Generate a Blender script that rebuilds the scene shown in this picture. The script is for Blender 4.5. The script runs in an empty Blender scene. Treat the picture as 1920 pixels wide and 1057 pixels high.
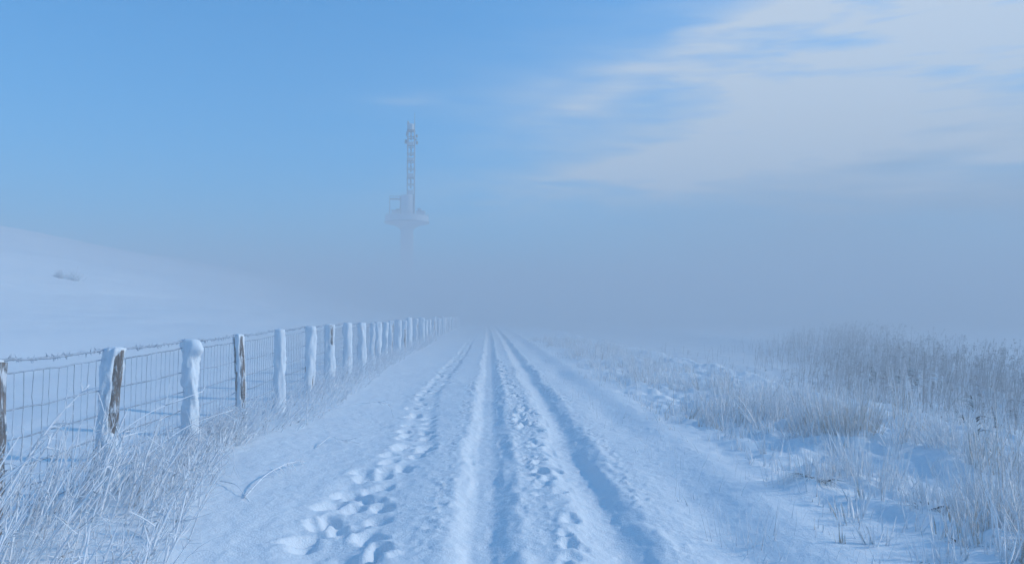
import bpy, math, random
import numpy as np
from mathutils import Vector

random.seed(7)
RNG = np.random.default_rng(11)
S = bpy.context.scene
COL = S.collection
R = math.radians

# ------------------------------------------------------------------ camera
EYE = 1.55
FPX = 1400.0                       # focal length in pixels of the 1920 px wide photograph
cam_d = bpy.data.cameras.new('camera')
cam = bpy.data.objects.new('camera', cam_d)
COL.objects.link(cam)
cam_d.sensor_width = 36.0
cam_d.lens = 36.0 * FPX / 1920.0
cam_d.clip_start = 0.05
cam_d.clip_end = 5000
YAW = 50.0 / FPX
cam.location = (0, 0, EYE)
cam.rotation_euler = (R(90) + math.atan(61.5 / FPX), 0, -YAW)
S.camera = cam

# ------------------------------------------------------------------ light
SUN_EL, SUN_AZ = 27.0, 84.0        # degrees; azimuth clockwise from +Y
world = bpy.data.worlds.new('World')
S.world = world
world.use_nodes = True
SKY_STRENGTH = 0.15
SUN_STRENGTH = 3.4
sun_d = bpy.data.lights.new('sun', 'SUN')
sun_d.energy = SUN_STRENGTH
sun_d.angle = R(2.0)
sun_d.color = (1.0, 0.93, 0.84)
sun = bpy.data.objects.new('sun', sun_d)
COL.objects.link(sun)
sun.location = (60, 20, 40)
sd = Vector((math.sin(R(SUN_AZ)) * math.cos(R(SUN_EL)), math.cos(R(SUN_AZ)) * math.cos(R(SUN_EL)), math.sin(R(SUN_EL))))
sun.rotation_euler = sd.to_track_quat('Z', 'Y').to_euler()

S.view_settings.view_transform = 'Standard'
S.view_settings.look = 'None'
S.view_settings.gamma = 1.0
S.view_settings.exposure = 0.13
S.render.engine = 'CYCLES'
S.cycles.use_denoising = True
S.cycles.max_bounces = 10
S.cycles.diffuse_bounces = 3
S.cycles.glossy_bounces = 2
S.cycles.transmission_bounces = 2
S.cycles.volume_bounces = 6
S.cycles.transparent_max_bounces = 4
S.cycles.caustics_reflective = False
S.cycles.caustics_refractive = False


class NT:
    """small helper round a node tree"""
    def __init__(self, tree):
        self.t = tree
    def node(self, kind, **kw):
        n = self.t.nodes.new(kind)
        for k, v in kw.items():
            setattr(n, k, v)
        return n
    def link(self, a, b):
        self.t.links.new(a, b)
    def put(self, sock, v):
        if hasattr(v, 'is_output'):
            self.link(v, sock)
        else:
            sock.default_value = v
    def math(self, op, a, b=0.0, c=0.0, clamp=False):
        n = self.node('ShaderNodeMath', operation=op, use_clamp=clamp)
        self.put(n.inputs[0], a); self.put(n.inputs[1], b); self.put(n.inputs[2], c)
        return n.outputs[0]
    def ramp(self, x, a, b, lo=0.0, hi=1.0):
        n = self.node('ShaderNodeMapRange', interpolation_type='SMOOTHSTEP')
        self.put(n.inputs['Value'], x)
        n.inputs['From Min'].default_value = a; n.inputs['From Max'].default_value = b
        n.inputs['To Min'].default_value = lo; n.inputs['To Max'].default_value = hi
        return n.outputs['Result']
    def mix(self, f, a, b, blend='MIX'):
        n = self.node('ShaderNodeMix', data_type='RGBA', blend_type=blend)
        self.put(n.inputs['Factor'], f)
        for s, v in ((n.inputs['A'] if False else n.inputs[6], a), (n.inputs[7], b)):
            if hasattr(v, 'is_output'):
                self.link(v, s)
            else:
                s.default_value = (*v, 1.0)
        return n.outputs[2]
    def noise(self, vec, scale, detail=3.0, rough=0.55, dist=0.0):
        n = self.node('ShaderNodeTexNoise')
        if vec is not None:
            self.link(vec, n.inputs['Vector'])
        n.inputs['Scale'].default_value = scale
        n.inputs['Detail'].default_value = detail
        n.inputs['Roughness'].default_value = rough
        n.inputs['Distortion'].default_value = dist
        return n.outputs['Fac']
    def combine(self, x, y, z):
        n = self.node('ShaderNodeCombineXYZ')
        self.put(n.inputs[0], x); self.put(n.inputs[1], y); self.put(n.inputs[2], z)
        return n.outputs[0]


def build_world():
    t = NT(world.node_tree)
    bg = world.node_tree.nodes['Background']
    sky = t.node('ShaderNodeTexSky', sky_type='NISHITA', sun_disc=False)
    sky.sun_elevation = R(SUN_EL); sky.sun_rotation = R(SUN_AZ)
    sky.altitude = 0; sky.air_density = 1.0; sky.dust_density = 0.6; sky.ozone_density = 3.0
    # winter air: deepen the blue of the model sky
    blue = t.mix(1.0, sky.outputs[0], (0.02, 0.97, 1.45), 'MULTIPLY')
    tc = t.node('ShaderNodeTexCoord')
    sx = t.node('ShaderNodeSeparateXYZ'); t.link(tc.outputs['Generated'], sx.inputs[0])
    x, y, z = sx.outputs
    # bearing and height of the sky direction
    az = t.math('ARCTAN2', x, y)
    hor = t.math('SQRT', t.math('ADD', t.math('MULTIPLY', x, x), t.math('MULTIPLY', y, y)))
    el = t.math('ARCTAN2', z, hor)
    # thin cirrus, drawn out into streaks that rise to the right
    tilt = t.math('ADD', el, t.math('MULTIPLY', az, 0.05))
    p = t.combine(t.math('MULTIPLY', az, 2.6), t.math('MULTIPLY', tilt, 13.0), 3.7)
    n1 = t.noise(p, 1.15, 4.0, 0.52, 0.35)
    p2 = t.combine(t.math('MULTIPLY', az, 5.5), t.math('MULTIPLY', tilt, 40.0), 9.1)
    n2 = t.noise(p2, 1.3, 3.0, 0.5, 0.25)
    body = None
    # (bearing, height, half length, half thickness, slope, weight) of each streak, radians
    for a0, e0, la, le, sl, wt in ((0.50, 0.185, 0.36, 0.050, 0.10, 0.30), (0.24, 0.225, 0.22, 0.050, 0.16, 0.26), (0.62, 0.400, 0.24, 0.046, 0.05, 0.95), (0.46, 0.345, 0.34, 0.036, 0.12, 0.36), (0.44, 0.278, 0.15, 0.020, -0.08, 0.70),
                                   (0.66, 0.262, 0.15, 0.018, -0.10, 0.55), (0.36, 0.232, 0.18, 0.028, 0.16, 0.70), (0.15, 0.278, 0.12, 0.020, 0.28, 0.46),
                                   (0.24, 0.190, 0.26, 0.026, 0.14, 0.50), (0.44, 0.220, 0.12, 0.024, 0.10, 0.5), (0.64, 0.170, 0.15, 0.013, 0.14, 0.62),
                                   (0.06, 0.158, 0.18, 0.020, 0.05, 0.26), (0.50, 0.290, 0.42, 0.125, 0.10, 0.50), (0.28, 0.345, 0.20, 0.016, 0.22, 0.28),
                                   (0.60, 0.31, 0.30, 0.030, 0.02, 0.45), (-0.11, 0.288, 0.045, 0.010, 0.0, 0.14), (0.95, 0.3, 0.32, 0.16, 0.1, 0.5)):
        da = t.math('SUBTRACT', az, a0)
        de = t.math('SUBTRACT', t.math('SUBTRACT', el, e0), t.math('MULTIPLY', da, sl))
        de = t.math('ADD', de, t.math('MULTIPLY', t.math('SUBTRACT', n1, 0.5), 0.09))
        q = t.math('ADD', t.math('POWER', t.math('ABSOLUTE', t.math('DIVIDE', da, la)), 2.0),
                   t.math('POWER', t.math('ABSOLUTE', t.math('DIVIDE', de, le)), 2.0))
        g = t.math('MULTIPLY', t.math('EXPONENT', t.math('MULTIPLY', q, -1.0)), wt)
        body = g if body is None else t.math('ADD', body, g)
    tex = t.math('ADD', t.math('MULTIPLY', n1, 0.9), t.math('MULTIPLY', n2, 0.72))
    dens = t.math('MULTIPLY', body, t.ramp(tex, 0.46, 1.08, 0.26, 1.42), clamp=True)
    dens = t.math('MULTIPLY', dens, t.ramp(el, 0.02, 0.16))
    # grey veil low on the right, under the streaks
    veil = t.math('MULTIPLY', t.ramp(az, -0.05, 0.50, 0.0, 0.88), t.ramp(el, 0.34, 0.14))
    veil = t.math('MULTIPLY', veil, t.ramp(n1, 0.25, 0.7, 0.65, 1.0))
    c = t.mix(veil, blue, (1.8, 1.88, 1.95))
    c = t.mix(t.math('MULTIPLY', dens, 0.84), c, (5.2, 5.4, 5.4))
    t.link(c, bg.inputs['Color'])
    bg.inputs['Strength'].default_value = SKY_STRENGTH


build_world()


# ------------------------------------------------------------------ helpers
def tag(o, label=None, cat=None, group=None, kind=None):
    if label: o['label'] = label
    if cat: o['category'] = cat
    if group: o['group'] = group
    if kind: o['kind'] = kind
    return o


def empty(name, loc, label, cat, group=None):
    o = bpy.data.objects.new(name, None)
    COL.objects.link(o)
    o.location = loc
    o.empty_display_size = 0.2
    return tag(o, label, cat, group)


class MB:
    """collects vertices and quads/triangles, links them as one mesh object"""
    def __init__(self):
        self.v, self.q, self.t3, self.n, self.at = [], [], [], 0, {}
    def add(self, v, quads=None, tris=None, **attrs):
        v = np.asarray(v, float).reshape(-1, 3)
        self.v.append(v)
        if quads is not None and len(quads):
            self.q.append(np.asarray(quads, int).reshape(-1, 4) + self.n)
        if tris is not None and len(tris):
            self.t3.append(np.asarray(tris, int).reshape(-1, 3) + self.n)
        for k in ('rnd', 'tt'):
            a = attrs.get(k)
            self.at.setdefault(k, []).append(np.zeros(len(v)) if a is None else np.broadcast_to(np.asarray(a, float), (len(v),)))
        self.n += len(v)
    def build(self, name, mat, parent=None, smooth=True, loc=None):
        v = np.concatenate(self.v)
        if loc is not None:
            v = v - np.asarray(loc)
        q = np.concatenate(self.q) if self.q else np.zeros((0, 4), int)
        t3 = np.concatenate(self.t3) if self.t3 else np.zeros((0, 3), int)
        me = bpy.data.meshes.new(name)
        me.vertices.add(len(v)); me.vertices.foreach_set('co', v.astype(np.float32).ravel())
        nl = q.size + t3.size
        me.loops.add(nl)
        me.loops.foreach_set('vertex_index', np.concatenate([q.ravel(), t3.ravel()]).astype(np.int32))
        npoly = len(q) + len(t3)
        me.polygons.add(npoly)
        starts = np.concatenate([np.arange(len(q)) * 4, q.size + np.arange(len(t3)) * 3]).astype(np.int32)
        me.polygons.foreach_set('loop_start', starts)
        me.update(calc_edges=True)
        me.polygons.foreach_set('use_smooth', np.full(npoly, smooth))
        for k, a in self.at.items():
            at = me.attributes.new(k, 'FLOAT', 'POINT')
            at.data.foreach_set('value', np.concatenate(a).astype(np.float32))
        me.validate()
        if mat: me.materials.append(mat)
        o = bpy.data.objects.new(name, me)
        COL.objects.link(o)
        if parent is not None: o.parent = parent
        if loc is not None: o.location = loc
        return o
    # --- shapes
    def box(self, c, s, rot=0.0):
        x, y, z = np.asarray(s) / 2.0
        v = np.array([[-x, -y, -z], [x, -y, -z], [x, y, -z], [-x, y, -z], [-x, -y, z], [x, -y, z], [x, y, z], [-x, y, z]])
        if rot:
            cs, sn = math.cos(rot), math.sin(rot)
            v = v @ np.array([[cs, sn, 0], [-sn, cs, 0], [0, 0, 1]])
        self.add(v + np.asarray(c), [[3, 2, 1, 0], [4, 5, 6, 7], [0, 1, 5, 4], [1, 2, 6, 5], [2, 3, 7, 6], [3, 0, 4, 7]])
    def lathe(self, prof, n=32, c=(0, 0, 0)):
        a = np.arange(n) * 2 * math.pi / n
        v = np.concatenate([np.stack([r * np.cos(a), r * np.sin(a), np.full(n, z)], 1) for r, z in prof]) + np.asarray(c)
        q = [[i * n + j, i * n + (j + 1) % n, (i + 1) * n + (j + 1) % n, (i + 1) * n + j] for i in range(len(prof) - 1) for j in range(n)]
        self.add(v, q)
    def tube(self, pts, rad, n=6, rnd=0.0, tt=None, cap=True):
        p = np.asarray(pts, float)
        m = len(p)
        rad = np.broadcast_to(np.asarray(rad, float), (m,))
        d = np.gradient(p, axis=0)
        d /= np.linalg.norm(d, axis=1, keepdims=True) + 1e-9
        ref = np.where(np.abs(d[:, 2:3]) < 0.9, np.array([[0, 0, 1.0]]), np.array([[1.0, 0, 0]]))
        if np.abs(d[:, 2]).mean() > 0.6: ref = np.broadcast_to(np.array([[1.0, 0.0, 0]]), d.shape)
        a = np.cross(d, ref); a /= np.linalg.norm(a, axis=1, keepdims=True) + 1e-9
        b = np.cross(d, a)
        th = np.arange(n) * 2 * math.pi / n
        v = p[:, None] + rad[:, None, None] * (np.cos(th)[None, :, None] * a[:, None] + np.sin(th)[None, :, None] * b[:, None])
        i = np.arange(m - 1)[:, None] * n; j = np.arange(n)[None]; k = (j + 1) % n
        q = np.stack([i + j, i + n + j, i + n + k, i + k], -1).reshape(-1, 4)
        tris = []
        if cap:
            tris = [[0, jj, jj + 1] for jj in range(1, n - 1)] + [[(m - 1) * n, (m - 1) * n + jj + 1, (m - 1) * n + jj] for jj in range(1, n - 1)]
        tv = np.repeat(np.linspace(0, 1, m) if tt is None else np.asarray(tt), n)
        self.add(v.reshape(-1, 3), q, tris, rnd=rnd, tt=tv)
    def blades(self, base, direc, length, bend, r0, segs=4, sides=3, flat=1.0, lump=0.0, tip=0.25, rng=RNG):
        """many thin bent stems at once: base, direc, bend are N x 3"""
        base = np.asarray(base, float); N = len(base)
        if N == 0: return
        t = np.linspace(0, 1, segs + 1)
        L = np.asarray(length, float)[:, None, None]
        p = base[:, None] + direc[:, None] * L * t[None, :, None] + bend[:, None] * L * (t ** 2)[None, :, None]
        d = direc / (np.linalg.norm(direc, axis=1, keepdims=True) + 1e-9)
        ang = rng.uniform(0, 6.283, N)
        ref = np.stack([np.cos(ang), np.sin(ang), 0.05 * np.ones(N)], 1)
        a = np.cross(d, ref); a /= np.linalg.norm(a, axis=1, keepdims=True) + 1e-9
        b = np.cross(d, a)
        rad = np.asarray(r0, float)[:, None] * (1 - (1 - tip) * t[None] ** 1.4)
        if lump: rad = rad * (1 + lump * rng.uniform(-1, 1, rad.shape))
        th = np.arange(sides) * 2 * math.pi / sides
        v = p[:, :, None] + rad[:, :, None, None] * (np.cos(th)[None, None, :, None] * a[:, None, None] + flat * np.sin(th)[None, None, :, None] * b[:, None, None])
        o = (np.arange(N) * (segs + 1) * sides)[:, None, None]
        i = (np.arange(segs) * sides)[None, :, None]; j = np.arange(sides)[None, None]; k = (j + 1) % sides
        q = np.stack([o + i + j, o + i + k, o + i + sides + k, o + i + sides + j], -1).reshape(-1, 4)
        rn = np.repeat(rng.uniform(0, 1, N), (segs + 1) * sides)
        tt = np.tile(np.repeat(t, sides), N)
        self.add(v.reshape(-1, 3), q, rnd=rn, tt=tt)
        return p


def _hash(ix, iy, seed):
    h = (ix.astype(np.int64) * 374761393 + iy.astype(np.int64) * 668265263 + seed * 1442695041) & 0xFFFFFFFF
    h = ((h ^ (h >> 13)) * 1274126177) & 0xFFFFFFFF
    return ((h ^ (h >> 16)) & 0xFFFFFF) / float(0xFFFFFF)


def vnoise(x, y, seed=0):
    x, y = np.broadcast_arrays(np.asarray(x, float), np.asarray(y, float))
    ix, iy = np.floor(x), np.floor(y)
    fx, fy = x - ix, y - iy
    fx = fx * fx * fx * (fx * (fx * 6 - 15) + 10); fy = fy * fy * fy * (fy * (fy * 6 - 15) + 10)
    a = _hash(ix, iy, seed); b = _hash(ix + 1, iy, seed); c = _hash(ix, iy + 1, seed); d = _hash(ix + 1, iy + 1, seed)
    return (a + (b - a) * fx + (c - a) * fy + (a - b - c + d) * fx * fy) * 2 - 1


def fbm(x, y, octs=4, seed=0, gain=0.5):
    s, amp = 0, 1.0
    for o in range(octs):
        s = s + amp * vnoise(x * 2 ** o + 17.3 * o, y * 2 ** o - 9.1 * o, seed + o)
        amp *= gain
    return s


def sstep(x, a, b):
    t = np.clip((x - a) / (b - a), 0, 1)
    return t * t * (3 - 2 * t)


def at(px, py, z=0.0):
    """ground point seen at a pixel of the photograph"""
    d = (EYE - z) * FPX / (py - 590.0)
    return ((px - 910.0) / FPX * d, d)


# ------------------------------------------------------------------ materials
def material(name):
    m = bpy.data.materials.new(name)
    m.use_nodes = True
    t = NT(m.node_tree)
    return m, t, m.node_tree.nodes['Principled BSDF']


def bump(t, bsdf, h, strength, dist):
    b = t.node('ShaderNodeBump')
    b.inputs['Strength'].default_value = strength; b.inputs['Distance'].default_value = dist
    t.link(h, b.inputs['Height']); t.link(b.outputs[0], bsdf.inputs['Normal'])


def mat_snow():
    m, t, b = material('snow')
    g = t.node('ShaderNodeNewGeometry').outputs['Position']
    n = t.noise(g, 3.0, 4.0)
    t.link(t.mix(n, (0.80, 0.85, 0.89), (0.87, 0.90, 0.93)), b.inputs['Base Color'])
    b.inputs['Roughness'].default_value = 0.62
    b.inputs['Specular IOR Level'].default_value = 0.25
    h = t.math('ADD', t.noise(g, 95.0, 3.0, 0.6), t.math('MULTIPLY', t.noise(g, 28.0, 3.0, 0.6), 1.6))
    bump(t, b, h, 0.55, 0.012)
    return m


def mat_crust():
    m, t, b = material('rime_snow')
    g = t.node('ShaderNodeTexCoord').outputs['Object']
    n = t.noise(g, 9.0, 5.0, 0.6)
    t.link(t.mix(n, (0.72, 0.80, 0.88), (0.86, 0.91, 0.95)), b.inputs['Base Color'])
    b.inputs['Roughness'].default_value = 0.7
    b.inputs['Specular IOR Level'].default_value = 0.2
    h = t.math('ADD', t.noise(g, 60.0, 4.0, 0.65), t.math('MULTIPLY', n, 1.5))
    bump(t, b, h, 0.7, 0.012)
    return m


def mat_wood():
    m, t, b = material('weathered_wood')
    g = t.node('ShaderNodeTexCoord').outputs['Object']
    mp = t.node('ShaderNodeMapping'); t.link(g, mp.inputs['Vector']); mp.inputs['Scale'].default_value = (38, 38, 2.6)
    gr = t.noise(mp.outputs[0], 1.0, 5.0, 0.65, 0.4)
    mp2 = t.node('ShaderNodeMapping'); t.link(g, mp2.inputs['Vector']); mp2.inputs['Scale'].default_value = (26, 26, 8)
    fr = t.noise(mp2.outputs[0], 1.0, 6.0, 0.7, 0.3)
    c = t.mix(t.ramp(gr, 0.3, 0.72), (0.075, 0.055, 0.045), (0.30, 0.245, 0.205))
    f = t.ramp(fr, 0.47, 0.60, 0.0, 0.88)
    t.link(t.mix(f, c, (0.74, 0.80, 0.87)), b.inputs['Base Color'])
    b.inputs['Roughness'].default_value = 0.85
    bump(t, b, t.math('ADD', gr, f), 0.9, 0.02)
    return m


def mat_plant(name, frost, bare, a, bnd, scale=30.0, tipfrost=0.15):
    """rime-coated stems: bare stalk colour where the rime has come off, in patches along each stem"""
    m, t, b = material(name)
    g = t.node('ShaderNodeNewGeometry').outputs['Position']
    rn = t.node('ShaderNodeAttribute', attribute_name='rnd').outputs['Fac']
    tt = t.node('ShaderNodeAttribute', attribute_name='tt').outputs['Fac']
    n = t.noise(g, scale, 3.0, 0.6)
    x = t.math('ADD', t.math('ADD', t.math('MULTIPLY', n, 0.75), t.math('MULTIPLY', rn, 0.5)), t.math('MULTIPLY', tt, tipfrost))
    t.link(t.mix(t.ramp(x, a, bnd), bare, frost), b.inputs['Base Color'])
    b.inputs['Roughness'].default_value = 0.75
    b.inputs['Specular IOR Level'].default_value = 0.2
    return m


def mat_plain(name, col, rough=0.7, metal=0.0, var=0.12, scale=1.2):
    m, t, b = material(name)
    g = t.node('ShaderNodeTexCoord').outputs['Object']
    n = t.noise(g, scale, 5.0, 0.6)
    dark = tuple(c * (1 - var) for c in col); lite = tuple(min(1, c * (1 + var)) for c in col)
    t.link(t.mix(n, dark, lite), b.inputs['Base Color'])
    b.inputs['Roughness'].default_value = rough
    b.inputs['Metallic'].default_value = metal
    return m


M_SNOW = mat_snow()
M_CRUST = mat_crust()
M_WOOD = mat_wood()
M_GRASS = mat_plant('rimed_grass', (0.89, 0.92, 0.95), (0.48, 0.46, 0.44), 0.20, 0.64)
M_STRAW = mat_plant('rimed_straw', (0.84, 0.85, 0.86), (0.52, 0.45, 0.37), 0.40, 0.85)
M_REED = mat_plant('rimed_reed', (0.50, 0.52, 0.55), (0.19, 0.165, 0.15), 0.45, 1.0, 14.0)
M_PLUME = mat_plant('reed_plume', (0.50, 0.54, 0.60), (0.10, 0.085, 0.08), 0.62, 1.15, 25.0)
M_WEED = mat_plant('rimed_weed', (0.87, 0.90, 0.94), (0.26, 0.245, 0.24), 0.20, 0.60, 24.0)
M_LEAF = mat_plant('dark_leaf', (0.55, 0.62, 0.66), (0.055, 0.06, 0.05), 0.55, 0.95, 26.0)
M_WIRE = mat_plant('rimed_wire', (0.48, 0.56, 0.66), (0.15, 0.18, 0.22), 0.25, 0.85, 22.0)


# ------------------------------------------------------------------ terrain heights
def joined(*parts):
    out = []
    for a, b, n in parts:
        out.append(np.linspace(a, b, n, endpoint=False))
    return np.concatenate(out + [np.array([parts[-1][1]])])


XB = (-3.12, -1.75, 2.30)          # fence line, edge of the trodden path, edge of the meadow
xs = joined((-300, -70, 24), (-70, -30, 100), (-30, -8, 150), (-8, XB[0], 120), (XB[0], XB[1], 56), (XB[1], XB[2], 215),
            (XB[2], 9.5, 240), (9.5, 20, 130), (20, 60, 80), (60, 300, 24))
ys = joined((-40, 2.5, 40), (2.5, 12, 420), (12, 28, 330), (28, 70, 260), (70, 240, 110), (240, 1200, 30))
X, Y = np.meshgrid(xs, ys)

RY = [0, 4.65, 8.3, 12, 20, 48, 80, 1000]
C1 = np.interp(ys, RY, [-.05, -.02, .02, .06, .12, .26, .30, .30])
C2 = np.interp(ys, RY, [.80, .87, .98, 1.05, 1.10, 1.22, 1.25, 1.25])


def terrain():
    H = np.zeros_like(X)
    # dike rising on the far side of the fence
    s = -X - 3.4
    dike = 10.7 * sstep(s, -4.0, 52.0) - 10.7 * sstep(0.0, -4.0, 52.0)
    dike = np.where(s > 0, dike, 0)
    H += np.maximum(dike, 0) * sstep(s, 0, 3) + np.where(s > 6, 0.22, 0.22 * sstep(s, 0, 6)) * fbm(X * .13, Y * .05, 3, 5) + .03 * sstep(s, 2, 8) * fbm(X * .8, Y * .12, 3, 6)
    H += np.where(s > 0, 0.012 * fbm(X * .9, Y * .35, 3, 41), 0)
    # wind-packed undulation everywhere
    H += 0.028 * fbm(X * .55, Y * .28, 3, 3) + 0.006 * fbm(X * 2.6, Y * 1.7, 3, 8)
    near = sstep(Y, 40, 12)
    H += near * (0.0045 * fbm(X * 11, Y * 8, 3, 21) + .010 * np.clip(vnoise(X * 20, Y * 15, 23) - .45, 0, 1))
    # the verge climbs gently to the fence
    H += .07 * (1 - sstep(X, -2.7, -1.3)) * (1 - sstep(-X, 3.3, 8.0))
    # snow piled along the foot of the fence
    H += 0.03 * np.exp(-((X + 3.0) / 0.55) ** 2) * (1 + 0.6 * fbm(X * 1.5, Y * .7, 2, 31))
    # ruts
    jit = 0.16 * fbm(X * 5, Y * 2.2, 3, 51) * near
    for c, w, dep, sd in ((C1, .235, .066, 1), (C2, .245, .080, 2)):
        wob = .022 * vnoise(ys * .55, ys * 0 + sd, 55 + sd) + .010 * vnoise(ys * 1.6, ys * 0 + sd, 57 + sd)
        t = (X - c[:, None] - wob[:, None]) / (w * (1 + .12 * vnoise(ys * .8, ys * 0 + sd, 59 + sd)))[:, None]
        at_ = np.abs(t + jit * (.25 + .75 * (np.abs(t) > .6)))
        wall_r = sstep(at_, .12, 1.10); wall_l = sstep(at_, .30, 1.12) if sd == 1 else sstep(at_, -.1, 1.15)
        wall = np.where(t > 0, wall_r, wall_l)
        H += -dep * (1 - wall) * (1 + .08 * fbm(X * .3, Y * .5, 2, 60 + sd))
        edge = np.exp(-((np.abs(t) - 1.22) / .27) ** 2)
        H += edge * (.011 + .012 * fbm(X * 6, Y * 3, 3, 70 + sd)) * np.where(t > 0, 1.25, .8)
        # crumbs thrown out of the rut
        band = np.exp(-((np.abs(t) - 1.60) / .60) ** 2) * near
        cr = np.clip(vnoise(X * 24, Y * 19, 80 + sd), .25, 1) - .25
        cr2 = np.clip(vnoise(X * 45, Y * 36, 90 + sd), .3, 1) - .3
        H += band * (.034 * cr + .020 * cr2) * (.7 + .6 * vnoise(X * 1.5, Y * .9, 99))
        H += near * .004 * np.exp(-(t / .5) ** 2) * vnoise(X * 18, Y * 14, 95)
    # an older, drifted rut to the right
    C3 = C2 + .86
    t = (X - C3[:, None]) / .26
    H += -.045 * np.exp(-t ** 2) * (.75 + .5 * fbm(X * .5, Y * .35, 2, 101)) + .03 * np.exp(-((t - 1.9) / .9) ** 2)
    # hummocky meadow
    mw = sstep(X + .25 * fbm(Y * .4, Y * .0 + 3, 2, 111), 2.3, 3.6)
    hum = np.clip(fbm(X * 1.25, Y * 1.0, 3, 121), -.3, 1.2)
    H += mw * (.075 * hum + .06 * fbm(X * 3.0, Y * 2.6, 3, 131) * near + .018 * fbm(X * 8, Y * 7, 2, 133) * near) * sstep(Y, 120, 30)
    # ditch beyond the meadow, with a snow lip
    e = X - (6.9 + .35 * fbm(Y * .25, Y * 0 + 1, 2, 141))
    H += .05 * np.exp(-((e + .5) / .45) ** 2) - .85 * sstep(e, -.15, 1.1) + .6 * sstep(e, 9, 14)
    return H


H = terrain()


def stamp(x, y, rx, ry, rot, dep, rim=.35, seed=0):
    rr = max(rx, ry) * 1.9
    i0, i1 = np.searchsorted(xs, (x - rr, x + rr)); j0, j1 = np.searchsorted(ys, (y - rr, y + rr))
    if i1 - i0 < 2 or j1 - j0 < 2: return
    xx, yy = X[j0:j1, i0:i1] - x, Y[j0:j1, i0:i1] - y
    c, s = math.cos(rot), math.sin(rot)
    u, v = (c * xx + s * yy) / rx, (-s * xx + c * yy) / ry
    r = np.sqrt(u * u + v * v) * (1 + .22 * vnoise(xx * 16 + seed, yy * 16 + seed * 3, seed))
    hole = 1 - sstep(r, .18, 1.06)
    ring = np.exp(-((r - 1.25) / .32) ** 2)
    H[j0:j1, i0:i1] += -dep * hole + dep * rim * ring * (.6 + .7 * vnoise(xx * 14, yy * 14 + seed, seed + 5))


def footprints():
    rs = random.Random(5)
    ty = np.array([3.6, 4.65, 5.4, 5.9, 7.0, 8.0, 9.0, 10.5, 12.5, 14.5, 19, 27, 40, 60])
    tx = np.array([-.88, -.92, -1.03, -1.06, -1.03, -.92, -.80, -.92, -1.02, -1.10, -1.06, -.95, -.9, -.8])
    # the prints lie in a shallow trodden trough
    cc = np.interp(ys, ty, tx)[:, None]
    wd = np.interp(ys, [3, 7.6, 9, 20], [.30, .30, .20, .18])[:, None]
    H[:] -= .028 * np.exp(-((X - cc) / wd) ** 4) * sstep(Y, 60, 30) * (1 + .5 * vnoise(X * 3, Y * 2, 501))
    y, k = 3.5, 0
    while y < 60:
        c = float(np.interp(y, ty, tx))
        wide = .22 if y < 7.6 else .15
        for side in ((-1, 0, 1) if y < 7.8 else (-1, 1)):
            if rs.random() < (.14 if y < 9 else .26): continue
            stamp(c + side * wide * rs.uniform(.6, 1.15) + rs.uniform(-.05, .05), y + rs.uniform(-.18, .18), rs.uniform(.075, .115), rs.uniform(.13, .20),
                  rs.uniform(-.7, .4), rs.uniform(.042, .085), .16, k)
            k += 1
        y += rs.uniform(.30, .46) * (1 if y < 14 else 1.25)
    stamp(at(720, 1022)[0], at(720, 1022)[1], .075, .13, .2, .085, .3, 777)
    stamp(at(628, 962)[0], at(628, 962)[1], .09, .16, .5, .08, .2, 778)
    # a second line of prints between the ruts, running into the right-hand rut's edge
    ty = np.array([3.6, 4.65, 6.0, 8.3, 9.6, 11.4, 14, 20, 26]); tx = np.array([.50, .52, .56, .62, .66, .60, .55, .50, .48])
    y = 3.6
    while y < 26:
        c = float(np.interp(y, ty, tx))
        big = 1.25 if 10.4 < y < 12.4 else 1.0
        if rs.random() < .22: y += .2; continue
        for q in range(2 if big > 1 or rs.random() < .35 else 1):
            stamp(c + rs.uniform(-.10, .10) * big, y + rs.uniform(-.1, .1), rs.uniform(.05, .095) * big, rs.uniform(.09, .20) * big, rs.uniform(-.6, .6),
                  rs.uniform(.022, .055) * big, .30, k)
            k += 1
        y += rs.uniform(.24, .36)
    # scattered dents in the verge and the meadow
    for i in range(60):
        y = rs.uniform(4.5, 16); x = rs.uniform(2.6, 6.3)
        stamp(x, y, rs.uniform(.10, .22), rs.uniform(.12, .28), rs.uniform(-1, 1), rs.uniform(.03, .09), .2, 900 + i)


footprints()
# mounds of snow under the larger clumps of the meadow (x, y, radius, height)
for mx, my, mr, mh in ((at(1530, 925) + (.30, .13)), (at(1320, 765) + (.40, .13)), (at(1600, 840) + (.5, .10)), (at(1745, 965) + (.3, .08)),
                       (at(1640, 900) + (.4, .07)), (at(1800, 880) + (.5, .10)), (at(1450, 800) + (.4, .10))):
    rr = mr * 2.5
    i0, i1 = np.searchsorted(xs, (mx - rr, mx + rr)); j0, j1 = np.searchsorted(ys, (my - rr, my + rr))
    d2 = (X[j0:j1, i0:i1] - mx) ** 2 + (Y[j0:j1, i0:i1] - my) ** 2
    H[j0:j1, i0:i1] += mh * np.exp(-d2 / mr ** 2)


def gz(x, y):
    """height of the snow at a point"""
    x, y = np.asarray(x, float), np.asarray(y, float)
    i = np.clip(np.searchsorted(xs, x) - 1, 0, len(xs) - 2); j = np.clip(np.searchsorted(ys, y) - 1, 0, len(ys) - 2)
    fx = (x - xs[i]) / (xs[i + 1] - xs[i]); fy = (y - ys[j]) / (ys[j + 1] - ys[j])
    return H[j, i] * (1 - fx) * (1 - fy) + H[j, i + 1] * fx * (1 - fy) + H[j + 1, i] * (1 - fx) * fy + H[j + 1, i + 1] * fx * fy


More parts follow.
